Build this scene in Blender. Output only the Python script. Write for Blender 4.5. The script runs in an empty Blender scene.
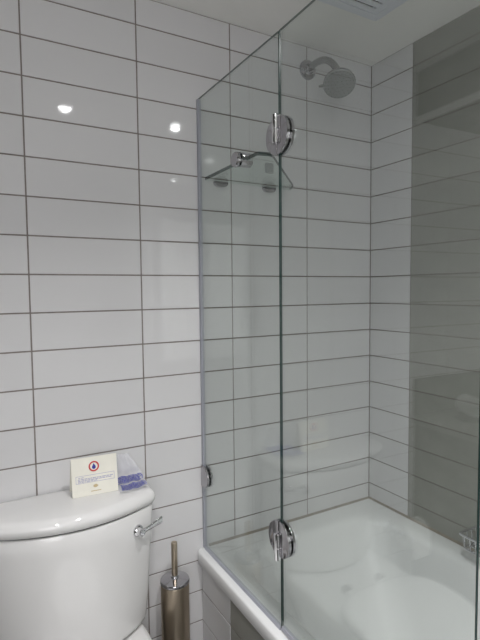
import bpy, bmesh, math, random
from mathutils import Vector, Matrix
random.seed(7)
S = bpy.context.scene
COL = S.collection
PI = math.pi
# ------------------------------------------------------------------ camera
cam_d = bpy.data.cameras.new('camera')
cam = bpy.data.objects.new('camera', cam_d); COL.objects.link(cam)
FPX = 479.32                                  # focal length in pixels of a 480 x 640 frame
cam_d.sensor_fit = 'HORIZONTAL'; cam_d.sensor_width = 36.0
cam_d.lens = FPX / 480 * 36.0
# Blender fits 'HORIZONTAL' to the frame's width
R_ = Vector((0.8704, -0.4923, -0.0102)); U_ = Vector((0.0389, 0.0482, 0.9981)); F_ = Vector((0.4909, 0.8691, -0.0611))
cam.matrix_world = Matrix(((R_.x, U_.x, -F_.x, -1.360), (R_.y, U_.y, -F_.y, -1.3766), (R_.z, U_.z, -F_.z, 1.3498), (0, 0, 0, 1)))
cam_d.clip_start = 0.02
S.camera = cam
# ------------------------------------------------------------------ world, exposure
w = bpy.data.worlds.new('world'); S.world = w; w.use_nodes = True
w.node_tree.nodes['Background'].inputs[0].default_value = (0.05, 0.05, 0.055, 1)
w.node_tree.nodes['Background'].inputs[1].default_value = 0.2
S.view_settings.view_transform = 'Standard'; S.view_settings.look = 'None'
S.view_settings.gamma = 1; S.view_settings.use_curve_mapping = False
S.view_settings.exposure = 0.55
# ceiling downlights: x, y, power in watts (the one over the bath is dim)
LAMPS = [(-0.942, -0.973, 4.6, 115), (-0.414, -0.950, .8, 165), (-1.47, -1.45, 4.0, 120), (-1.47, -2.05, 4.0, 140)]   # x, y, watts, beam
FILL_STR = 2.9                                    # glow of the fill panel added behind the camera

# ------------------------------------------------------------------ materials
def mat(name, base=(.8, .8, .8), rough=.5, metal=0.0, spec=.5, emit=None, estr=0):
    m = bpy.data.materials.new(name); m.use_nodes = True
    b = m.node_tree.nodes['Principled BSDF']
    b.inputs['Base Color'].default_value = (*base, 1)
    b.inputs['Roughness'].default_value = rough
    b.inputs['Metallic'].default_value = metal
    b.inputs['Specular IOR Level'].default_value = spec
    if emit:
        b.inputs['Emission Color'].default_value = (*emit, 1); b.inputs['Emission Strength'].default_value = estr
    return m
def nodes(m): return m.node_tree.nodes, m.node_tree.links, m.node_tree.nodes['Principled BSDF']
def vary(m, amount, noise_scale, noise_amt, bump=0.0, bump_scale=40):
    """per-piece tone + soft mottling + fine relief"""
    n, l, b = nodes(m)
    base = b.inputs['Base Color'].default_value[:]
    tc = n.new('ShaderNodeTexCoord')
    nz = n.new('ShaderNodeTexNoise'); nz.inputs['Scale'].default_value = noise_scale; nz.inputs['Detail'].default_value = 5
    l.new(tc.outputs['Object'], nz.inputs['Vector'])
    oi = n.new('ShaderNodeObjectInfo')
    mr = n.new('ShaderNodeMapRange'); mr.inputs[3].default_value = 1 - amount; mr.inputs[4].default_value = 1 + amount
    l.new(oi.outputs['Random'], mr.inputs[0])
    mr2 = n.new('ShaderNodeMapRange'); mr2.inputs[1].default_value = .3; mr2.inputs[2].default_value = .7
    mr2.inputs[3].default_value = 1 - noise_amt; mr2.inputs[4].default_value = 1 + noise_amt
    l.new(nz.outputs['Fac'], mr2.inputs[0])
    mu = n.new('ShaderNodeMath'); mu.operation = 'MULTIPLY'
    l.new(mr.outputs[0], mu.inputs[0]); l.new(mr2.outputs[0], mu.inputs[1])
    vm = n.new('ShaderNodeVectorMath'); vm.operation = 'SCALE'; vm.inputs[0].default_value = base[:3]
    l.new(mu.outputs[0], vm.inputs['Scale']); l.new(vm.outputs[0], b.inputs['Base Color'])
    if bump:
        nb = n.new('ShaderNodeTexNoise'); nb.inputs['Scale'].default_value = bump_scale; nb.inputs['Detail'].default_value = 2
        l.new(tc.outputs['Object'], nb.inputs['Vector'])
        bp = n.new('ShaderNodeBump'); bp.inputs['Strength'].default_value = bump; bp.inputs['Distance'].default_value = .002
        l.new(nb.outputs['Fac'], bp.inputs['Height']); l.new(bp.outputs[0], b.inputs['Normal'])
    return m
def brickmat(name, c1, c2, mortar, bw, bh, rough, axis):
    m = mat(name, c1, rough); n, l, b = nodes(m)
    tc = n.new('ShaderNodeTexCoord'); mp = n.new('ShaderNodeMapping')
    sep = n.new('ShaderNodeSeparateXYZ'); cmb = n.new('ShaderNodeCombineXYZ')
    l.new(tc.outputs['Object'], sep.inputs[0])
    l.new(sep.outputs[axis[0]], cmb.inputs[0]); l.new(sep.outputs[axis[1]], cmb.inputs[1])
    br = n.new('ShaderNodeTexBrick'); br.offset = 0; br.squash = 1
    for k, v in (('Scale', 1), ('Brick Width', bw), ('Row Height', bh), ('Mortar Size', .0016), ('Mortar Smooth', .1)):
        br.inputs[k].default_value = v
    br.inputs['Color1'].default_value = (*c1, 1); br.inputs['Color2'].default_value = (*c2, 1); br.inputs['Mortar'].default_value = (*mortar, 1)
    l.new(cmb.outputs[0], br.inputs['Vector']); l.new(br.outputs['Color'], b.inputs['Base Color'])
    return m
def glassmat(name, tint):
    """clear sheet glass: tinted see-through plus a Fresnel (Schlick) mirror on each face"""
    m = bpy.data.materials.new(name); m.use_nodes = True; n = m.node_tree.nodes; l = m.node_tree.links
    n.remove(n['Principled BSDF']); out = n['Material Output']
    tr = n.new('ShaderNodeBsdfTransparent'); tr.inputs[0].default_value = (*tint, 1)
    gl = n.new('ShaderNodeBsdfGlossy'); gl.inputs['Roughness'].default_value = 0.005; gl.inputs[0].default_value = (.97, 1, .98, 1)
    lw = n.new('ShaderNodeLayerWeight'); lw.inputs['Blend'].default_value = .5
    pw = n.new('ShaderNodeMath'); pw.operation = 'POWER'; pw.inputs[1].default_value = 5
    ma = n.new('ShaderNodeMath'); ma.operation = 'MULTIPLY_ADD'; ma.inputs[1].default_value = .92; ma.inputs[2].default_value = .075
    mx = n.new('ShaderNodeMixShader')
    l.new(lw.outputs['Facing'], pw.inputs[0]); l.new(pw.outputs[0], ma.inputs[0]); l.new(ma.outputs[0], mx.inputs[0])
    l.new(tr.outputs[0], mx.inputs[1]); l.new(gl.outputs[0], mx.inputs[2]); l.new(mx.outputs[0], out.inputs['Surface'])
    return m
M = {}
M['white_tile'] = vary(mat('white_tile', (.655, .652, .66), .05, spec=.5), .02, 3, .012, .012, 6)
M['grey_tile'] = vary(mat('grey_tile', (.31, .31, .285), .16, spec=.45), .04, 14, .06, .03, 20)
M['grout'] = vary(mat('grout', (.23, .20, .185), .9), 0, 60, .15)
M['sealant'] = vary(mat('sealant', (.27, .24, .20), .6), 0, 30, .15)
M['ceiling'] = vary(mat('ceiling_paint', (.90, .89, .865), .85), 0, 6, .02, .1, 200)
M['tub'] = vary(mat('tub_acrylic', (.79, .795, .795), .27, spec=.35), 0, 4, .015)
M['ceramic'] = vary(mat('toilet_ceramic', (.73, .725, .72), .07, spec=.55), 0, 4, .01)
M['seat'] = mat('seat_plastic', (.88, .875, .87), .16)
M['chrome'] = mat('chrome', (.80, .80, .82), .06, 1)
M['satin'] = mat('satin_chrome', (.40, .40, .40), .20, 1)
M['dim_chrome'] = mat('darkened_chrome', (.46, .45, .47), .08, 1)  # chrome with dimmer reflections put into its base colour
M['badge'] = mat('grey_plate', (.07, .07, .07), .45)
M['bronze'] = mat('brushed_bronze_steel', (.52, .44, .345), .30, 1)
M['glass'] = glassmat('clear_green_tinted_glass', (.93, .948, .94))
M['shelf_glass'] = glassmat('clear_shelf_glass', (.93, .965, .95))
M['glass_edge'] = mat('green_glass_edge', (.016, .040, .036), .25, spec=.3)
M['top_edge'] = mat('pale_glass_edge', (.13, .155, .15), .2)  # lighter edge colour for the top faces of the panes
M['seal'] = mat('grey_blue_seal', (.36, .37, .42), .35)
M['card'] = vary(mat('cream_card', (.80, .78, .70), .55), 0, 30, .03)
M['red'] = mat('red_print', (.55, .05, .05), .5)
M['blue'] = mat('blue_print', (.03, .035, .30), .5)
M['blue_text'] = mat('pale_blue_print', (.38, .38, .55), .5)
M['gold'] = mat('gold_print', (.55, .44, .25), .5)
M['film'] = mat('plastic_film', (.78, .78, .82), .12); M['film'].node_tree.nodes['Principled BSDF'].inputs['Alpha'].default_value = .55
M['film_blue'] = mat('blue_film_print', (.06, .07, .36), .3)
M['dark'] = mat('dark_gap', (.02, .02, .022), .8)
M['fan'] = mat('fan_plastic', (.72, .74, .80), .4)
M['stone'] = vary(mat('counter_stone', (.24, .24, .225), .25), 0, 60, .12)
M['dark_tile'] = vary(mat('dark_grey_tile', (.12, .122, .112), .2), .05, 14, .08)
M['towel'] = vary(mat('white_towel', (.8, .8, .79), .95), 0, 80, .05, .5, 300)
M['paper'] = vary(mat('tissue_paper', (.82, .81, .79), .95), 0, 60, .03, .2, 300)
M['dark_tray'] = mat('dark_tray', (.04, .04, .042), .3)
M['rubber'] = mat('showerhead_face', (.27, .275, .27), .38)
M['far_white'] = brickmat('white_tile_wall', (.70, .70, .715), (.69, .69, .70), (.16, .14, .13), .3049, .102, .12, (0, 2))
M['far_white_y'] = brickmat('white_tile_wall_side', (.70, .70, .715), (.69, .69, .70), (.16, .14, .13), .3049, .102, .12, (1, 2))
M['floor'] = brickmat('grey_floor_tile', (.11, .11, .105), (.10, .10, .095), (.05, .05, .05), .3, .3, .35, (0, 1))

# ------------------------------------------------------------------ helpers
def mesh_from(name, verts, faces, smooth=False, mats=(), fm=None):
    me = bpy.data.meshes.new(name); me.from_pydata([tuple(v) for v in verts], [], faces)
    for m in mats: me.materials.append(m)
    if fm:
        for p, i in zip(me.polygons, fm): p.material_index = i
    if smooth:
        for p in me.polygons: p.use_smooth = True
    me.update(); return me
def link(name, me, parent=None):
    o = bpy.data.objects.new(name, me); COL.objects.link(o)
    if parent is not None:
        o.parent = parent; o.matrix_parent_inverse = Matrix.Translation(-world_loc(parent))
    return o
def world_loc(o):
    # children are built in world coordinates; only the roots carry an offset
    while o.parent is not None: o = o.parent
    return Vector(o.location) if o.type == 'EMPTY' else Vector((0, 0, 0))
def link_sub(name, me, part):                 # a part of a part: part has identity local transform
    o = bpy.data.objects.new(name, me); COL.objects.link(o); o.parent = part; return o
def thing(name, label, cat, loc=(0, 0, 0), group=None):
    o = bpy.data.objects.new(name, None); COL.objects.link(o); o.location = loc
    o.empty_display_size = .05; o['label'] = label; o['category'] = cat
    if group: o['group'] = group
    return o
def tag(o, label, cat, group=None):
    o['label'] = label; o['category'] = cat
    if group: o['group'] = group
    return o
def part(name, me, root): return link(name, me, root)
def sub(name, me, prt): return link_sub(name, me, prt)
def struct(name, me, label=None):
    o = link(name, me); o['kind'] = 'structure'
    if label: o['label'] = label; o['category'] = name.split('_')[0]
    return o
def bm_mesh(bm, name, m, smooth=False, sharp=None):
    bmesh.ops.recalc_face_normals(bm, faces=bm.faces)
    me = bpy.data.meshes.new(name); bm.to_mesh(me); bm.free()
    for mm in (m if isinstance(m, (list, tuple)) else [m]): me.materials.append(mm)
    if smooth:
        for p in me.polygons: p.use_smooth = True
        if sharp: me.set_sharp_from_angle(angle=math.radians(sharp))
    return me
def box(x0, x1, y0, y1, z0, z1, m, bev=0.0, seg=2, name='box'):
    bm = bmesh.new()
    bmesh.ops.create_cube(bm, size=1)
    for v in bm.verts:
        v.co = Vector((x0 + (v.co.x + .5) * (x1 - x0), y0 + (v.co.y + .5) * (y1 - y0), z0 + (v.co.z + .5) * (z1 - z0)))
    if bev: bmesh.ops.bevel(bm, geom=bm.edges[:], offset=bev, segments=seg, profile=.5, affect='EDGES')
    return bm_mesh(bm, name, m, bool(bev), 35)
def rings(name, ring_list, m, cap0=True, cap1=True, smooth=True, sharp=40):
    n = len(ring_list[0]); V = [p for r in ring_list for p in r]; F = []
    for i in range(len(ring_list) - 1):
        for j in range(n):
            a, b = i * n + j, i * n + (j + 1) % n
            F.append((a, b, b + n, a + n))
    bm = bmesh.new(); vs = [bm.verts.new(p) for p in V]
    for f in F:
        try: bm.faces.new([vs[i] for i in f])
        except ValueError: pass
    if cap0: bm.faces.new(vs[:n])
    if cap1: bm.faces.new(vs[-n:])
    return bm_mesh(bm, name, m, smooth, sharp)
def frame_of(axis):
    a = Vector(axis).normalized(); t = Vector((0, 0, 1)) if abs(a.z) < .9 else Vector((1, 0, 0))
    u = a.cross(t).normalized(); v = a.cross(u).normalized(); return a, u, v
def lathe(name, origin, axis, prof, m, n=32, sharp=35):
    """prof: list of (distance along axis, radius)"""
    a, u, v = frame_of(axis); o = Vector(origin)
    R = [[o + a * h + (u * math.cos(2 * PI * k / n) + v * math.sin(2 * PI * k / n)) * max(r, 1e-4) for k in range(n)] for h, r in prof]
    return rings(name, R, m, True, True, True, sharp)
def tube(name, pts, rad, m, n=12, closed=False, bm=None):
    pts = [Vector(p) for p in pts]; R = []; N = len(pts); up = None
    own = bm is None
    if own: bm = bmesh.new()
    for i, p in enumerate(pts):
        if closed: d = pts[(i + 1) % N] - pts[i - 1]
        else: d = pts[min(i + 1, N - 1)] - pts[max(i - 1, 0)]
        d.normalize()
        if up is None: _, up, _ = frame_of(d)
        up = (up - d * up.dot(d)).normalized(); v = d.cross(up)
        r = rad[i] if isinstance(rad, (list, tuple)) else rad
        R.append([bm.verts.new(p + (up * math.cos(2 * PI * k / n) + v * math.sin(2 * PI * k / n)) * r) for k in range(n)])
    for i in range(N if closed else N - 1):
        A, B = R[i], R[(i + 1) % N]
        for k in range(n): bm.faces.new((A[k], A[(k + 1) % n], B[(k + 1) % n], B[k]))
    if not closed: bm.faces.new(R[0]); bm.faces.new(R[-1])
    return bm_mesh(bm, name, m, True, 50) if own else None
def prism(name, poly, h0, h1, axis, m, bev=0.0, mats=None, edge_slot=None):
    """poly: 2-D outline; extruded along world axis 0/1/2 from h0 to h1"""
    def P(a, b, h): return {0: (h, a, b), 1: (a, h, b), 2: (a, b, h)}[axis]
    bm = bmesh.new(); A = [bm.verts.new(P(a, b, h0)) for a, b in poly]; B = [bm.verts.new(P(a, b, h1)) for a, b in poly]
    n = len(poly); fa = bm.faces.new(A); fb = bm.faces.new(B[::-1])
    for i in range(n):
        f = bm.faces.new((A[i], B[i], B[(i + 1) % n], A[(i + 1) % n]))
        if edge_slot is not None: f.material_index = edge_slot
    if bev:
        es = list(fa.edges) + list(fb.edges)
        bmesh.ops.bevel(bm, geom=es, offset=bev, segments=3, profile=.5, affect='EDGES')
    return bm_mesh(bm, name, mats or m, bool(bev), 35)
def round_poly(pts, rad, n=6):
    out = []; N = len(pts)
    for i in range(N):
        p = Vector(pts[i]); r = rad[i] if isinstance(rad, (list, tuple)) else rad
        if r <= 0: out.append(tuple(p)); continue
        a = (Vector(pts[i - 1]) - p); b = (Vector(pts[(i + 1) % N]) - p)
        r = min(r, a.length * .49, b.length * .49)
        A = p + a.normalized() * r; B = p + b.normalized() * r
        for k in range(n + 1):
            t = k / n; out.append(tuple(A * (1 - t) ** 2 + p * 2 * t * (1 - t) + B * t * t))
    return out

# ------------------------------------------------------------------ room shell
H = .102; Z0 = 2.01; CEIL = 2.193; JW = .0036; G = .0016
XL, YF = -2.42, -2.45                           # far left wall, wall behind the camera
W_, D_, G_ = .3049, .3049, .1952
floor = struct('floor', box(XL - .1, .1, YF - .1, .1, -.1, 0, M['floor']))
ceil = struct('ceiling', box(XL - .1, .1, YF - .1, .1, CEIL, CEIL + .1, M['ceiling']))
wall_back = struct('wall_back', box(XL - .1, .1, G, .1, 0, CEIL, M['grout']))
wall_right = struct('wall_right', box(G, .1, YF, G, 0, CEIL, M['grout']))
wall_left = struct('wall_left', box(XL - .1, XL, YF, G, 0, CEIL, M['far_white_y']))
wall_front = struct('wall_front', box(XL - .1, .1, YF - .1, YF, 0, CEIL, M['far_white']))

TILE = {}
def tile_mesh(wd, ht, m):
    """front faces -y at y = 0, centred in x and z; rounded edge from the joint up to the face"""
    key = (round(wd, 4), round(ht, 4), m.name)
    if key in TILE: return TILE[key]
    jw = JW if 'white' in m.name else .0026
    hw, hh, b = wd / 2 - jw / 2, ht / 2 - jw / 2, .0011
    V = []; N = []; F = []
    for ins, dep, kind in ((0, G + .0002, 0), (0, b, 0), (b * .35, b * .3, 1), (b, 0, 2)):
        for sx, sz in ((-1, -1), (1, -1), (1, 1), (-1, 1)):
            V.append((sx * (hw - ins), dep, sz * (hh - ins)))
            N.append({0: Vector((sx, 0, sz)), 1: Vector((sx, -1.3, sz)), 2: Vector((0, -1, 0))}[kind].normalized())
    for i in range(3):
        for j in range(4):
            a, c = i * 4 + j, i * 4 + (j + 1) % 4
            F.append((a, c, c + 4, a + 4))
    F.append((12, 13, 14, 15))
    me = mesh_from('tile', V, F, True, [m])
    me.normals_split_custom_set_from_vertices([tuple(n) for n in N])
    TILE[key] = me; return me
def tile(parent, me, loc, rz, jit=.0010):
    o = bpy.data.objects.new('tile', me); COL.objects.link(o); o.parent = parent
    o.location = loc; o.rotation_euler = (random.uniform(-jit, jit), 0, rz + random.uniform(-jit, jit) * .6)
    return o
ROWS = [(Z0 - (k + 1) * H, Z0 - k * H) for k in range(-1, 19)]           # one row per joint
ROWS = [(Z0 + H, CEIL)] + ROWS
ROWS[-1] = (max(ROWS[-1][0], 0), ROWS[-1][1])
ROWS = [(a, b) for a, b in ROWS if b > .02]
if ROWS[-1][0] > .02: ROWS.append((0, ROWS[-1][0]))
RIM = .52
cols = []; x = 0.0
while x > XL + .02:
    x1 = max(x - W_, XL); cols.append((x1, x)); x = x1
for (x0, x1) in cols:
    for (z0, z1) in ROWS:
        if x0 > -.70 and z1 < RIM - .02: continue          # behind the bathtub
        if x1 < -1.66 and z1 < .80: continue               # behind the vanity
        tile(wall_back, tile_mesh(x1 - x0, z1 - z0, M['white_tile']), ((x0 + x1) / 2, 0, (z0 + z1) / 2), 0)
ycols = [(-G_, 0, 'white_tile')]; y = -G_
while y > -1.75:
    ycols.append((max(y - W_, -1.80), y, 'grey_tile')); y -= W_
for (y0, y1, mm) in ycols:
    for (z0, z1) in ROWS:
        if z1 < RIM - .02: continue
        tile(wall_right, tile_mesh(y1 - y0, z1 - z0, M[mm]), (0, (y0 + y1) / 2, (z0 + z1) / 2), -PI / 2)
ye = ycols[-1][0]
fill = box(0, G + .0002, YF, ye, 0, CEIL, M['grey_tile']); part('plain_end', fill, wall_right)

# tiled front of the bath
PX = -.735
wall_tub = struct('wall_tub_panel', box(PX + G, PX + .03, -1.70, -.0005, 0, RIM - .042, M['grout']))
prow = [(a, min(b, RIM - .042)) for a, b in ROWS if a < RIM - .06]
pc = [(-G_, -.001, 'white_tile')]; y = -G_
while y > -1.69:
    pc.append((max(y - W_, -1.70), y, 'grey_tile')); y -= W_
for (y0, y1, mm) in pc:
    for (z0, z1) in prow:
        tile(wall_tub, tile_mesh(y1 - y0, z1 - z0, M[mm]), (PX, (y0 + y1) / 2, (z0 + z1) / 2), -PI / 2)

# ------------------------------------------------------------------ bathtub
def rrect(x0, x1, y0, y1, r, z, n=10):
    r = min(r, (x1 - x0) / 2 - .001, (y1 - y0) / 2 - .001); P = []
    for cx, cy, a0 in ((x1 - r, y1 - r, 0), (x0 + r, y1 - r, PI / 2), (x0 + r, y0 + r, PI), (x1 - r, y0 + r, 1.5 * PI)):
        for k in range(n + 1):
            a = a0 + PI / 2 * k / n; P.append((cx + r * math.cos(a), cy + r * math.sin(a), z))
    return P
tub = thing('bathtub', 'white acrylic bathtub fitted into the tiled corner', 'bathtub', (-.37, -.85, 0))
X0, X1, Y0, Y1 = -.752, -.0006, -1.70, -.0006
L = []
L.append(rrect(X0 + .018, X1, Y0 + .01, Y1, .004, RIM - .041))
for t in range(0, 6):
    a = PI / 2 * t / 5; j = .008 * (1 - math.cos(a))
    L.append(rrect(X0 + j if t else X0, X1, Y0, Y1, .012, RIM - .008 + .008 * math.sin(a)) if t else rrect(X0, X1, Y0, Y1, .012, RIM - .038))
L[1:1] = [rrect(X0 + .003, X1, Y0, Y1, .008, RIM - .041)]
ix0, ix1, iy0, iy1 = X0 + .075, X1 - .062, Y0 + .09, Y1 - .085
for d, z in ((-.02, 0), (-.008, -.001), (.003, -.004), (.012, -.010), (.018, -.019), (.021, -.03)):
    L.append(rrect(ix0 + d, ix1 - d, iy0 + d, iy1 - d, .13, RIM + z))
for t in range(1, 9):
    s = t / 8; d = .021 + .05 * s; e = .021 + .15 * s ** 1.3
    L.append(rrect(ix0 + d, ix1 - d, iy0 + e, iy1 - e, .14, RIM - .03 - .30 * s))
for t in range(1, 7):
    a = PI / 2 * t / 6; d = .071 + .07 * math.sin(a) * 1.0 * (1 - math.cos(a)) + .03 * math.sin(a); e = .171 + .09 * (1 - math.cos(a)) + .03 * math.sin(a)
    L.append(rrect(ix0 + d, ix1 - d, iy0 + e, iy1 - e, .13, RIM - .33 - .06 * math.sin(a)))
L.append(rrect(-.42, -.33, -1.0, -.7, .04, RIM - .394))
part('tub_shell', rings('tub_shell', L, M['tub'], False, True, True, 60), tub)
part('drain', lathe('drain', (-.375, -.62, RIM - .392), (0, 0, 1), [(0, .03), (.004, .03), (.007, .026), (.0075, .018), (.005, .017), (.005, 0)], M['chrome']), tub)
part('overflow_cap', lathe('overflow_cap', (-.375, -1.585, RIM - .10), (0, 1, .25), [(0, .033), (.008, .033), (.012, .028), (.013, 0)], M['chrome']), tub)
struct('trim_2', prism('sealant_bead', [(-.0002, RIM + .0002), (-.0075, RIM + .0002), (-.004, RIM + .003), (-.0002, RIM + .006)], -.708, -.004, 0, M['sealant']))
struct('trim_3', prism('sealant_bead', [(-.0002, RIM + .0002), (-.0075, RIM + .0002), (-.004, RIM + .003), (-.0002, RIM + .006)], -1.69, -.001, 1, M['sealant']))

# ------------------------------------------------------------------ glass bath screen
XG = -.724; T = .003; GT = 1.936; GB = RIM + .006; SPL = -.446; DE = -.961
SW = math.radians(-1.3)                         # the door stands a touch ajar
def swing(me):
    for v in me.vertices:
        dx, dy = v.co.x - XG, v.co.y - SPL
        v.co.x = XG + dx * math.cos(SW) - dy * math.sin(SW); v.co.y = SPL + dx * math.sin(SW) + dy * math.cos(SW)
    me.update(); return me
scr = thing('bath_screen', 'frameless hinged glass bath screen standing on the bathtub edge', 'shower screen', (XG, -.45, RIM))
def pane(y0, y1, z0, z1):
    me = prism('pane', [(y0, z0), (y1, z0), (y1, z1), (y0, z1)], XG - T, XG + T, 0, None, mats=[M['glass'], M['glass_edge'], M['top_edge']], edge_slot=1)
    for p in me.polygons:
        if p.normal.z > .9: p.material_index = 2
    return me
part('fixed_panel', pane(SPL + .0015, -.010, GB, GT), scr)
part('door_panel', swing(pane(DE, SPL - .0015, GB + .006, GT)), scr)
part('wall_seal', prism('wall_seal', round_poly([(XG - .0052, -.0006), (XG + .0052, -.0006), (XG + .0052, -.012), (XG - .0052, -.012)], [0, 0, .002, .002]), GB - .004, GT - .001, 2, M['seal']), scr)
part('bottom_seal', prism('bottom_seal', round_poly([(XG - .0060, RIM), (XG + .0060, RIM), (XG + .0045, RIM + .009), (XG - .0045, RIM + .009)], [0, 0, .002, .002]), SPL + .003, -.015, 1, M['seal']), scr)
part('door_seal', swing(prism('door_seal', round_poly([(XG - .0055, RIM + .003), (XG + .0055, RIM + .003), (XG + .005, RIM + .015), (XG - .005, RIM + .015)], .002), DE + .002, SPL - .004, 1, M['seal'])), scr)
def half_disc(cy, cz, r, side, flat=.004, n=18):
    P = []
    for k in range(n + 1):
        a = -PI / 2 + PI * k / n; P.append((cy + side * (flat + r * math.cos(a) * .98), cz + r * math.sin(a)))
    return P
def hinge(cz, zb):
    h = None
    for face in (-1, 1):
        for side in (1, -1):
            pl = prism('hinge_plate', half_disc(SPL, cz, .044, side, .0015), XG + face * T, XG + face * (T + .007), 0, M['dim_chrome'], bev=.0025)
            if side < 0: swing(pl)
            o = part('hinge_plate' if h else 'hinge', pl, scr) if h is None else sub('hinge_plate', pl, h)
            if h is None: h = o
    sub('hinge_barrel', lathe('hinge_barrel', (XG - T - .010, SPL, zb), (0, 0, 1), [(0, .0065), (.002, .0082), (.030, .0082), (.031, .007), (.0325, .007), (.0335, .0082), (.064, .0082), (.066, .0065)], M['chrome'], 20), h)
    return h
hinge(1.704, 1.684); hinge(.752, .702)
wc = None
for face in (-1, 1):
    P = [(-.0008, .760 - .034), ] + [(-.020 - .033 * math.cos(a), .760 + .034 * math.sin(a)) for a in [-PI / 2 + PI * k / 16 for k in range(17)]] + [(-.0008, .760 + .034)]
    pl = prism('wall_clamp', P, XG + face * T, XG + face * (T + .007), 0, M['dim_chrome'], bev=.0025)
    if wc is None: wc = part('wall_clamp', pl, scr)
    else: sub('clamp_plate', pl, wc)

# ------------------------------------------------------------------ corner glass shelf
SZ = 1.693
shelf = thing('glass_shelf', 'small clear glass corner shelf with chrome clamps between screen and tiled wall', 'shelf', (-.6, -.1, SZ))
out = round_poly([(-.706, -.006), (-.706, -.318), (-.668, -.326), (-.392, -.040), (-.385, -.006)], [.002, .006, .012, .012, .002], 4)
part('shelf_plate', prism('shelf_plate', out, SZ, SZ + .010, 2, None, mats=[M['shelf_glass'], M['glass_edge']], edge_slot=1), shelf)
for p in shelf.children[0].data.polygons:
    if p.normal.y > .9: p.material_index = 0          # the edge sitting against the wall stays clear
for cx in (-.652, -.470):
    hp = [(cx + .024 * math.cos(PI + PI * k / 18), SZ - .0045 + .0115 * math.sin(PI + PI * k / 18)) for k in range(19)]
    c = part('wall_clip', prism('wall_clip', hp, -.016, -.0006, 1, M['dim_chrome'], bev=.002), shelf)
    sub('clip_pad', box(cx - .0225, cx + .0225, -.0158, -.0006, SZ - .0042, SZ - .0001, M['dark']), c)
kn = part('shelf_clamp', lathe('shelf_clamp', (XG - T, -.248, SZ + .003), (-1, 0, 0), [(0, .0200), (.006, .0200), (.009, .0175), (.0095, 0)], M['dim_chrome'], 28), scr)
for sg, zz in ((1, SZ + .0105), (-1, SZ - .0005)):
    hp = [(-.248 +   .0175 * math.cos(PI * k / 14), zz + sg * .0135 * math.sin(PI * k / 14)) for k in range(15)]
    sub('clamp_jaw', prism('clamp_jaw', hp, XG + T, XG + T + .034, 0, M['dim_chrome'], bev=.0012), kn)
sq = link('wall_badge', prism('wall_badge', round_poly([(-.4815, 1.742), (-.4485, 1.742), (-.4485, 1.776), (-.4815, 1.776)], .005), -.0035, -.0003, 1, M['badge'], bev=.001))
tag(sq, 'small grey rounded square plate on the white tile above the glass shelf', 'plate')

# ------------------------------------------------------------------ shower head
sh = thing('shower_head', 'round chrome shower head on a bent wall arm', 'shower head', (-.305, 0, 2.114))
fx, fz = -.305, 2.112
part('wall_flange', lathe('wall_flange', (fx, -.0006, fz), (0, -1, 0), [(0, .033), (.005, .033), (.009, .031), (.011, .026), (.012, .018), (.017, .015), (.02, .0145)], M['dim_chrome'], 36), sh)
hc = Vector((-.305, -.168, 2.005)); hn = Vector((-.34, -.44, -.83)).normalized()
back = hc - hn * .036
pts = []
ctrl = [Vector((fx, -.004, fz)), Vector((fx, -.07, fz + .012)), Vector((fx, -.115, fz + .012)), back - hn * .045, back]
def bez(P, n):
    r = []
    for i in range(n + 1):
        t = i / n; Q = P[:]
        while len(Q) > 1: Q = [Q[k] * (1 - t) + Q[k + 1] * t for k in range(len(Q) - 1)]
        r.append(Q[0])
    return r
part('shower_arm', tube('shower_arm', bez(ctrl, 22), .0112, M['satin'], 16), sh)
part('ball_joint', lathe('ball_joint', back - hn * .006, hn, [(0, .011), (.004, .0145), (.010, .0155), (.016, .0135), (.018, .012)], M['chrome'], 24), sh)
hd = part('spray_head', lathe('spray_head', back + hn * .008, hn, [(0, .013), (.006, .018), (.013, .034), (.019, .047), (.022, .0505), (.028, .0515), (.031, .050)], M['satin'], 44, 45), sh)
sub('spray_face', lathe('spray_face', back + hn * .0385, hn, [(0, .0495), (.0015, .048), (.0022, .040), (.0025, 0)], M['rubber'], 44), hd)
bmn = bmesh.new(); _, u, v = frame_of(hn)
for ring, cnt in ((.012, 6), (.024, 12), (.036, 18), (.045, 24)):
    for k in range(cnt):
        a = 2 * PI * k / cnt; c = back + hn * .0405 + (u * math.cos(a) + v * math.sin(a)) * ring
        tube('n', [c, c + hn * .0016], .0012, None, 6, bm=bmn)
nz = sub('nozzles', bm_mesh(bmn, 'nozzles', M['dark']), hd); nz['kind'] = 'stuff'
lv = hc + (Vector((-.55, .25, -.35)) - hn * Vector((-.55, .25, -.35)).dot(hn)).normalized() * .053 - hn * .006
dirl = (lv - (hc - hn * .006)).normalized()
sub('adjust_lever', tube('adjust_lever', [lv - dirl * .004, lv + dirl * .006, lv + dirl * .012], [.005, .004, .003], M['satin'], 10), hd)

# ------------------------------------------------------------------ extractor fan in the ceiling
fan = thing('extractor_fan', 'square white extractor fan grille set in the ceiling', 'fan', (-.39, -.40, CEIL))
fx1, fy1, fs = -.225, -.245, .31
def frame_mesh(x0, x1, y0, y1, wdt, z0, z1, m, bev=.004):
    o = rrect(x0, x1, y0, y1, .014, z0, 5); i = rrect(x0 + wdt, x1 - wdt, y0 + wdt, y1 - wdt, .004, z0, 5)
    up = lambda r, z: [(a, b, z) for a, b, _ in r]
    e = rrect(x0 + bev, x1 - bev, y0 + bev, y1 - bev, .012, z0, 5); o1 = up(o, z0 + bev)
    return rings('frame', [up(i, z1), up(i, z0), e, o1, up(o, z1), up(i, z1)], m, False, False, True, 40)
part('frame', frame_mesh(fx1 - fs, fx1, fy1 - fs, fy1, .030, CEIL - .016, CEIL - .0002, M['fan']), fan)
part('dark_cavity', box(fx1 - fs + .028, fx1 - .05, fy1 - fs + .028, fy1 - .028, CEIL - .003, CEIL - .0005, M['dark']), fan)
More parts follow.
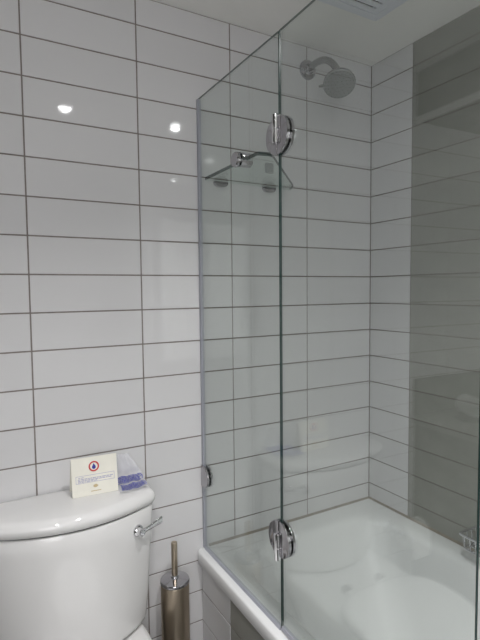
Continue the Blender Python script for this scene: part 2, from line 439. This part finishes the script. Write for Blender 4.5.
part('grille_lip', box(fx1 - .052, fx1 - .028, fy1 - fs + .03, fy1 - .03, CEIL - .0145, CEIL - .0004, M['fan'], .001), fan)
n = 10
for k in range(n):
    yy = fy1 - .030 - (k + .5) * (fs - .06) / n; wd = (fs - .06) / n
    me = prism('slat', [(yy + wd * .5 - .0015, CEIL - .0145), (yy - wd * .28, CEIL - .0145), (yy - wd * .28, CEIL - .012), (yy + wd * .5 - .0015, CEIL - .0125)], fx1 - fs + .026, fx1 - .050, 0, M['fan'])
    part('slat', me, fan)
for xx in (fx1 - .052, fx1 - fs / 2, fx1 - fs + .03):
    part('cross_bar', box(xx - .002, xx + .002, fy1 - fs + .03, fy1 - .03, CEIL - .0135, CEIL - .004, M['fan']), fan)

# ------------------------------------------------------------------ downlights
names = ['in front of the toilet', 'above the bathtub', 'beside the vanity front', 'near the room entrance']
for (lx, ly, pw, beam), nm in zip(LAMPS, names):
    t = thing('downlight', 'round recessed ceiling downlight ' + nm, 'ceiling light', (lx, ly, CEIL), 'recessed ceiling downlights')
    ringp = [(0, .044), (.003, .044), (.005, .041), (.005, .033), (.0005, .029)]
    a = [(CEIL - h, r) for h, r in ringp]
    R = [[(lx + r * math.cos(2 * PI * k / 32), ly + r * math.sin(2 * PI * k / 32), z) for k in range(32)] for z, r in a]
    part('trim_ring', rings('trim_ring', R, M['satin'], False, False), t)
    part('lens', lathe('lens', (lx, ly, CEIL - .0005), (0, 0, -1), [(0, .029), (.004, .026), (.010, .0225), (.016, .016), (.019, .008), (.0197, 0)], mat('lamp_lens', (.9, .9, .9), .3, emit=(1, .99, .985), estr=25), 28), t)
    ld = bpy.data.lights.new('downlight_bulb', 'AREA'); ld.shape = 'DISK'; ld.size = .04; ld.energy = pw; ld.color = (1, .988, .985); ld.spread = math.radians(beam)
    lo = bpy.data.objects.new('bulb', ld); COL.objects.link(lo); lo.parent = t; lo.location = (0, 0, -.023)

# ------------------------------------------------------------------ framed glowing panel added behind the camera as soft fill light
fill_panel = struct('fill_panel_1', box(-2.36, -1.44, YF + .0005, YF + .004, .72, 1.99, M['fan']))
for (a0, a1, c0, c1) in ((-2.36, -1.44, .72, .77), (-2.36, -1.44, 1.94, 1.99), (-2.36, -2.31, .77, 1.94), (-1.49, -1.44, .77, 1.94), (-1.915, -1.885, .77, 1.94)):
    part('fill_panel_frame', box(a0, a1, YF + .004, YF + .035, c0, c1, M['fan'], .003), fill_panel)
for (a0, a1) in ((-2.31, -1.915), (-1.885, -1.49)):
    part('pane', box(a0, a1, YF + .006, YF + .014, .77, 1.94, mat('fill_panel_glow', (.8, .8, .8), .4, emit=(1, .988, .985), estr=FILL_STR)), fill_panel)

# ------------------------------------------------------------------ toilet
CX = -1.140
wc_t = thing('toilet', 'white close-coupled ceramic toilet with bow-fronted tank against the tiled wall', 'toilet', (CX, -.30, 0))
def dplan(a, ds, df, z, rc=.03, yb=-.006, n=14):
    P = [(a, yb), (a, -ds)]
    front = [(a * (1 - 2 * k / n), -(ds + (df - ds) * (1 - (1 - 2 * k / n) ** 2))) for k in range(n + 1)]
    pts = [(a, yb)] + front + [(-a, yb)]
    rad = [.004] + [rc] + [0] * (len(front) - 2) + [rc] + [.004]
    return [(CX + p[0], p[1], z) for p in round_poly(pts, rad, 7)]
TB, TT = .412, .762
prof = [(.0, -.040), (.004, -.020), (.012, -.008), (.022, -.0015), (.04, 0)]
tr = [dplan(.13, .05, .11, TB), dplan(.160, .080, .150, TB + .001)]
for z, ins in ((.004, .010), (.012, .003), (.024, 0)):
    tr.append(dplan(.188 - ins, .102 - ins, .180 - ins, TB + z, .035))
for z, a, ds, df in ((.10, .194, .108, .184), (.20, .199, .114, .185), (.30, .204, .120, .185), (TT - TB - .003, .2065, .1225, .1845)):
    tr.append(dplan(a, ds, df, TB + z, .035))
tr.append(dplan(.205, .121, .183, TT - .0005, .035)); tr.append(dplan(.196, .112, .172, TT, .03))
part('tank', rings('tank', tr, M['ceramic'], True, True, True, 50), wc_t)
LB, LT = .7660, .807
lr = [dplan(.196, .112, .172, TT + .0003), dplan(.196, .112, .172, LB - .0005), dplan(.2075, .1225, .184, LB, .035), dplan(.2095, .1245, .1865, LB + .0015, .038), dplan(.2125, .1275, .1915, LB + .008, .04)]
for t in range(0, 8):
    a = PI / 2 * t / 7; i = .024 * (1 - math.cos(a))
    lr.append(dplan(.2135 - i, .1285 - i * .9, .194 - i, LB + .016 + .0215 * math.sin(a), .04))
for f, dz in ((.965, .0005), (.90, .0013), (.80, .0022), (.65, .0031), (.45, .0035)):
    lr.append([(CX + (p[0] - CX) * f, -.06 + (p[1] + .06) * f, LB + .0375 + dz) for p in lr[12]])
part('lid_gap_shade', rings('lid_gap_shade', [dplan(.2025, .1185, .1795, TT + .0004, .034), dplan(.2025, .1185, .1795, LB - .0001, .034)], M['dark'], False, False, True, 60), wc_t)  # black band that paints the shade in the gap under the lid
part('tank_lid', rings('tank_lid', lr, M['ceramic'], True, True, True, 70), wc_t)
# flush lever
lx, ly, lz = -.990, -.150, .711
nrm = Vector((.25, -1, 0)).normalized()
fl = part('flush_lever', lathe('flush_lever', Vector((lx, ly, lz)) + nrm * .001, nrm, [(-.006, .0155), (.004, .0155), (.008, .013), (.010, .010), (.024, .009), (.026, .0075), (.0265, 0)], M['chrome'], 28), wc_t)
b0 = Vector((lx, ly, lz)) + nrm * .019; b1 = Vector((-.920, -.150, .724))
dd = (b1 - b0); dn = dd.normalized(); sdv = Vector((0, 0, 1))
R = []
for t, hw, th in ((-.1, .0065, .0035), (.0, .007, .0035), (.35, .0065, .003), (.8, .0095, .0025), (.97, .0100, .0025), (1.0, .008, .002)):
    c = b0 + dd * t; yv = dn.cross(sdv).normalized()
    R.append([c + sdv * hw * math.sin(2 * PI * k / 12) * 1.0 + yv * th * math.cos(2 * PI * k / 12) for k in range(12)])
sub('lever_handle', rings('lever_handle', R, M['chrome']), fl)
# pan
def oval(hw, yb, yf, z, n=48, back_sq=.0):
    """egg outline: back edge at yb, front at yf"""
    P = []; yc = yb - (yb - yf) * .44
    for k in range(n):
        a = 2 * PI * k / n; c, s = math.cos(a), math.sin(a)
        e = 2.0 if s < 0 else 2.0 + back_sq
        xx = math.copysign(abs(c) ** (2 / e), c) * hw
        yy = math.copysign(abs(s) ** (2 / e), s)
        P.append((CX + xx, yc + yy * ((yb - yc) if s > 0 else (yc - yf)), z))
    return P
pr_ = [oval(.115, -.06, -.50, 0, back_sq=3), oval(.118, -.055, -.505, .02, back_sq=3), oval(.105, -.06, -.47, .12, back_sq=3), oval(.125, -.045, -.52, .22, back_sq=3),
       oval(.165, -.03, -.62, .32, back_sq=4), oval(.180, -.022, -.655, .36, back_sq=5), oval(.1835, -.020, -.662, .385, back_sq=6), oval(.182, -.021, -.660, .398, back_sq=6),
       oval(.176, -.026, -.653, .406, back_sq=6), oval(.165, -.035, -.64, .409, back_sq=6), oval(.10, -.1, -.5, .4095, back_sq=4)]
part('pan', rings('pan', pr_, M['ceramic'], True, True, True, 70), wc_t)
st = [oval(.165, -.326, -.655, .411, back_sq=1), oval(.184, -.318, -.672, .412, back_sq=1), oval(.187, -.315, -.676, .420, back_sq=1), oval(.184, -.318, -.672, .428, back_sq=1), oval(.16, -.335, -.65, .4285, back_sq=1)]
part('seat', rings('seat', st, M['seat'], True, True, True, 70), wc_t)
sl_ = [oval(.16, -.335, -.65, .4295, back_sq=1), oval(.183, -.318, -.671, .430, back_sq=1), oval(.187, -.314, -.676, .437, back_sq=1), oval(.184, -.317, -.672, .444, back_sq=1), oval(.172, -.328, -.66, .449, back_sq=1), oval(.12, -.37, -.60, .453, back_sq=1), oval(.04, -.42, -.5, .455)]
part('seat_lid', rings('seat_lid', sl_, M['seat'], True, True, True, 70), wc_t)
for sx in (-.067, .067):
    h = part('hinge', lathe('hinge', (CX + sx, -.266, .4095), (0, 0, 1), [(0, .0165), (.010, .0165), (.014, .014), (.0155, .009), (.016, 0)], M['dim_chrome'], 24), wc_t)
    sub('hinge_arm', box(CX + sx - .012, CX + sx + .012, -.330, -.268, .412, .421, M['seat'], .003), h)

# ------------------------------------------------------------------ tent card on the tank
card = thing('tent_card', 'small cream folded card with red ring and blue drop standing on the toilet tank', 'card', (-1.085, -.075, LT))
A = Vector((-1.1425, -.086, LT + .0006)); Bc = Vector((-1.0235, -.094, LT + .0006))
cx_ = (Bc - A).normalized(); upc = Vector((.0, .18, .98)).normalized(); upc = (upc - cx_ * upc.dot(cx_)).normalized(); nc = cx_.cross(upc)   # towards the room
CW = (Bc - A).length; CH = .100
def cpt(u, v, d=0): return A + cx_ * u + upc * v + nc * d
def slab(poly, d0, d1, m, name='s'):
    bm = bmesh.new(); a = [bm.verts.new(cpt(x, y, d0)) for x, y in poly]; b = [bm.verts.new(cpt(x, y, d1)) for x, y in poly]
    n = len(poly); bm.faces.new(a[::-1]); bm.faces.new(b)
    for i in range(n): bm.faces.new((a[i], a[(i + 1) % n], b[(i + 1) % n], b[i]))
    return bm_mesh(bm, name, m)
part('card_front', slab([(0, 0), (CW, 0), (CW, CH), (0, CH)], -.0006, 0, M['card']), card)
T1 = cpt(0, CH, -.0006); T2 = cpt(CW, CH, -.0006); B1 = Vector((T1.x, -.035, LT + .0005)); B2 = Vector((T2.x, -.043, LT + .0005))
off = Vector((0, .0006, .0002))
bmk = bmesh.new(); q = [bmk.verts.new(p) for p in (T1, T2, B2, B1, T1 + off, T2 + off, B2 + off, B1 + off)]
for f in ((0, 1, 2, 3), (7, 6, 5, 4), (0, 4, 5, 1), (1, 5, 6, 2), (2, 6, 7, 3), (3, 7, 4, 0)): bmk.faces.new([q[i] for i in f])
part('card_back', bm_mesh(bmk, 'card_back', M['card']), card)
def annulus(cu, cv, r0, r1, d, m, n=36):
    V = []; F = []
    for k in range(n):
        a = 2 * PI * k / n
        for r in (r0, r1): V.append(cpt(cu + r * math.cos(a), cv + r * math.sin(a), d))
    for k in range(n):
        a, b = 2 * k, 2 * ((k + 1) % n); F.append((a, a + 1, b + 1, b))
    return mesh_from('ring', V, F, False, [m])
rc = (CW * .487, CH * .745)
part('red_ring', annulus(*rc, .0098, .0138, .0003, M['red']), card)
drop = []
for k in range(25):
    a = -PI / 2 + 2 * PI * k / 24; r = .0050
    drop.append((rc[0] + r * math.cos(a), rc[1] - .0018 + r * math.sin(a))) if math.sin(a) < .55 else None
drop = [(rc[0] + .0050 * math.cos(a), rc[1] - .0022 + .0050 * math.sin(a)) for a in [math.radians(150 + 240 * k / 18) for k in range(19)]] + [(rc[0], rc[1] + .0085)]
part('blue_drop', slab(drop, .0002, .0004, M['blue']), card)
fr = []
u0, u1, v0, v1 = CW * .085, CW * .93, CH * .34, CH * .535
for (a, b, c, d) in ((u0, u1, v0, v0 + .0009), (u0, u1, v1 - .0009, v1), (u0, u0 + .0009, v0, v1), (u1 - .0009, u1, v0, v1)):
    fr.append([(a, c), (b, c), (b, d), (a, d)])
for f in fr: part('text_frame', slab(f, .0002, .0004, M['blue_text']), card)
rnd = random.Random(3)
def words(uu0, uu1, v, h):
    u = uu0; bm = bmesh.new()
    while u < uu1 - .003:
        wl = min(rnd.uniform(.004, .010), uu1 - u); p = [bm.verts.new(cpt(*q, .0004)) for q in ((u, v), (u + wl, v), (u + wl, v + h), (u, v + h))]
        bm.faces.new(p); u += wl + .0016
    return bm_mesh(bm, 'text_line', M['blue_text'])
part('text_line', words(u0 + .006, u0 + .022, v1 - .0055, .0016), card)
part('text_line', words(u0 + .005, u1 - .004, v1 - .0098, .0020), card)
part('text_line', words(u0 + .005, u1 - .008, v1 - .0136, .0020), card)
part('text_line', words(u0 + .005, u0 + .055, v1 - .0170, .0018), card)
em = []
for k in range(28):
    a = 2 * PI * k / 28; r = .0072 * (1 - .28 * (k % 2)) * (1 if math.sin(a) > -.3 else .75)
    em.append((CW * .505 + r * math.cos(a) * 1.05, CH * .225 + r * math.sin(a) * .8))
part('gold_emblem', slab(em, .0002, .0004, M['gold']), card)
part('gold_line', slab([(CW * .40, CH * .095), (CW * .62, CH * .095), (CW * .62, CH * .115), (CW * .40, CH * .115)], .0002, .0004, M['gold']), card)

# ------------------------------------------------------------------ plastic sachet with blue print
bag = thing('plastic_sachet', 'crumpled clear plastic sachet with blue print lying on the toilet tank beside the card', 'sachet', (-.99, -.05, LT))
def bagpt(u, v, lift=0):
    """u 0..1 along the tank, v 0..1 from the front edge up the wall"""
    s = v * .155; lie = .092
    crumple = .0016 * math.sin(9 * u + 3 * v) * math.sin(7 * v + 2 * u) + .0014 * math.sin(17 * u - 5 * v)
    if s < lie:
        xx = -1.020 + .084 * u - .006 * (1 - s / lie); yy, zz = -.124 + s + .012 * u, LT + .0036 + crumple + .008 * (s / lie) ** 3; ny, nz_ = 0, 1
    else:
        t = s - lie; xx = -1.020 + (.084 - .55 * t) * u; yy, zz = -.032 + .012 * u * max(0, 1 - t / .02) + t * .30 + crumple, LT + .0116 + t * .95; ny, nz_ = -.95, .2
    return Vector((xx, min(yy + ny * lift, -.003), zz + nz_ * lift))
nu, nv = 22, 22
V = [bagpt(i / nu, j / nv) for j in range(nv + 1) for i in range(nu + 1)]
F = [(j * (nu + 1) + i, j * (nu + 1) + i + 1, (j + 1) * (nu + 1) + i + 1, (j + 1) * (nu + 1) + i) for j in range(nv) for i in range(nu)]
fm_ = part('film', mesh_from('film', V, F, True, [M['film']]), bag)
def strip(u0, u1, v0, v1, slant=0):
    k = 8; V = []; F = []
    for i in range(k + 1):
        u = u0 + (u1 - u0) * i / k
        for v in (v0, v1): V.append(bagpt(min(max(u + slant * (v - v0), 0), 1), v, .0012))
    for i in range(k): F.append((2 * i, 2 * i + 2, 2 * i + 3, 2 * i + 1))
    return mesh_from('print', V, F, False, [M['film_blue']])
rnd = random.Random(5)
for band in ((.04, .25), (.33, .54)):
    v = band[0]
    while v < band[1]:
        bm = bmesh.new(); u = .02 + rnd.uniform(0, .1)
        while u < .86:
            wl = rnd.uniform(.03, .12); q0, q1 = u, min(u + wl, .90); k = 3; row = []
            for i in range(k + 1):
                uu = q0 + (q1 - q0) * i / k; row.append((bm.verts.new(bagpt(uu, v, .0012)), bm.verts.new(bagpt(uu, v + .030, .0012))))
            for i in range(k): bm.faces.new((row[i][0], row[i + 1][0], row[i + 1][1], row[i][1]))
            u += wl + .014
        part('print_line', bm_mesh(bm, 'print_line', M['film_blue']), bag); v += .040
    vm = (band[0] + band[1]) / 2
    part('print_arrow', strip(.84, .96, vm, vm + .022), bag)
    mvs = [bagpt(.90, band[0], .0013), bagpt(.93, band[0], .0013), bagpt(.985, vm, .0013), bagpt(.93, band[1], .0013), bagpt(.90, band[1], .0013), bagpt(.955, vm, .0013)]
    part('print_arrow', mesh_from('arrow', mvs, [(0, 1, 2, 5), (5, 2, 3, 4)], False, [M['film_blue']]), bag)

# ------------------------------------------------------------------ toilet brush
bx, by = -.8535, -.0655; bt = .487
br = thing('toilet_brush', 'bronze steel toilet brush holder with chrome lid beside the bathtub', 'toilet brush', (bx, by, .18))
part('holder', lathe('holder', (bx, by, .18), (0, 0, 1), [(0, .040), (.002, .0425), (.296, .0425), (.298, .0415), (.298, .039), (.29, .038), (.29, 0)], M['bronze'], 48), br)
part('lid', lathe('lid', (bx, by, .479), (0, 0, 1), [(-.001, .0425), (.0005, .0437), (.006, .0437), (.009, .0422), (.0125, .030), (.0145, .014), (.016, .0095), (.0162, 0)], M['dim_chrome'], 48, 30), br)
hl = part('handle', lathe('handle', (bx, by, .492), (0, 0, 1), [(0, .0100), (.010, .0092), (.106, .0092), (.109, .0082), (.1095, 0)], M['bronze'], 24), br)
sub('handle_collar', lathe('handle_collar', (bx, by, .494), (0, 0, 1), [(0, .0120), (.005, .0120), (.007, .0095)], M['chrome'], 24), hl)
part('wall_bracket', box(bx - .016, bx + .016, by + .038, -.0006, .36, .41, M['chrome'], .003), br)

# ------------------------------------------------------------------ wire soap basket over the bath rim
sb = thing('soap_basket', 'chrome wire soap basket on the grey tiled wall above the bathtub rim', 'soap basket', (-.05, -.56, .57))
def loop(x0, x1, y0, y1, z, r): return [Vector(p) for p in rrect(x0, x1, y0, y1, r, z, 4)]
part('top_rim', tube('top_rim', loop(-.100, -.006, -.655, -.475, .612, .012), .0042, M['chrome'], 10, True), sb)
part('bottom_rim', tube('bottom_rim', loop(-.092, -.012, -.647, -.483, .568, .012), .0028, M['chrome'], 8, True), sb)
for k in range(9):
    yy = -.483 - (k + .5) * .164 / 9
    part('wire', tube('wire', [(-.0985, yy, .612), (-.092, yy, .568), (-.012, yy, .568), (-.0075, yy, .612)], .0016, M['chrome'], 6), sb)
for k in range(4):
    xx = -.02 - k * .0215
    part('wire', tube('wire', [(xx, -.4765, .612), (xx, -.483, .568), (xx, -.647, .568), (xx, -.6535, .612)], .0016, M['chrome'], 6), sb)
part('wall_plate', box(-.008, -.0006, -.60, -.53, .595, .628, M['chrome'], .002), sb)

# ------------------------------------------------------------------ vanity to the left of the toilet (seen mirrored in the glass)
VX = -1.630
van = thing('vanity', 'grey tiled vanity with stone counter and upstand beside the toilet', 'vanity', ((VX + XL) / 2, -.6, 0))
part('counter_top', box(XL + .001, VX, -1.35, -.0006, .800, .840, M['stone'], .002), van)
part('upstand', box(XL + .001, VX, -.016, -.0006, .840, .985, M['dark_tile'], .0015), van)
part('side_panel', box(VX - .03, VX - .006, -1.33, -.0006, 0, .800, M['dark_tile'], .001), van)
for k in range(2):
    d = part('door', box(XL + .01 + .375 * k, XL + .375 + .375 * k, -1.333, -1.315, .05, .79, M['dark_tile'], .001), van)
    sub('knob', lathe('knob', (XL + .345 + .06 * k, -1.333, .70), (0, -1, 0), [(0, .006), (.012, .006), (.014, .012), (.022, .012), (.024, .009), (.0245, 0)], M['chrome'], 20), d)
part('carcass', box(XL + .001, VX - .031, -1.314, -.001, .03, .798, M['dark_tile']), van)
bulk = struct('ceiling_bulkhead', box(XL, VX, YF + .001, -.0006, 2.006, CEIL - .0003, M['dark_tile'], .001))
trim = struct('trim_1', box(VX - .001, VX + .006, YF + .001, -.0006, 1.996, 2.020, M['ceiling']))
tray = link('soap_tray', lathe('soap_tray', (-1.755, -.172, .8402), (0, 0, 1), [(0, .050), (.008, .056), (.016, .058), (.016, .054), (.010, .050), (.010, 0)], M['dark_tray'], 36))
tag(tray, 'round dark tray on the grey stone counter', 'tray')
# rolled towel
RT = []
a0 = Vector((-1.755, -.172, .8945)); ax = Vector((.35, -1, 0)).normalized(); _, u, v = frame_of(ax)
tw = thing('rolled_towel', 'rolled white hand towel lying on the dark tray', 'towel', (-1.755, -.172, .8505))
V = []; sp = []
for k in range(110):
    a = k / 109 * 2 * PI * 5.2; r = .006 + .035 * k / 109
    sp.append((r * math.cos(a), r * math.sin(a)))
bm = bmesh.new(); c0 = []; c1 = []
for (p, q) in sp:
    c0.append(bm.verts.new(a0 - ax * .045 + u * p + v * q)); c1.append(bm.verts.new(a0 + ax * .045 + u * p + v * q))
for k in range(109): bm.faces.new((c0[k], c0[k + 1], c1[k + 1], c1[k]))
bmesh.ops.solidify(bm, geom=bm.faces[:], thickness=.004)
part('towel_roll', bm_mesh(bm, 'towel_roll', M['towel'], True, 60), tw)

# toilet roll and holder on the back wall
th = thing('roll_holder', 'chrome toilet roll holder on the tiled wall between toilet and vanity', 'roll holder', (-1.56, -.04, .40))
part('wall_disc', lathe('wall_disc', (-1.500, -.0006, .400), (0, -1, 0), [(0, .024), (.006, .024), (.009, .020), (.010, .009), (.055, .009)], M['chrome'], 28), th)
part('bar', tube('bar', [(-1.500, -.060, .400), (-1.510, -.062, .400), (-1.618, -.062, .400), (-1.623, -.062, .400)], .0085, M['chrome'], 14), th)
rl = thing('toilet_roll', 'white toilet paper roll hanging beside the vanity', 'toilet roll', (-1.565, -.062, .385))
RR = [[(xx, -.062 + r * math.cos(2 * PI * k / 40), .385 + r * math.sin(2 * PI * k / 40)) for k in range(40)] for xx, r in ((-1.615, .0235), (-1.615, .0505), (-1.612, .052), (-1.518, .052), (-1.515, .0505), (-1.515, .0235), (-1.615, .0235))]
part('paper', rings('paper', RR, M['paper'], False, False, True, 40), rl)
part('loose_sheet', box(-1.613, -1.517, -.1149, -.1142, .31, .385, M['paper']), rl)
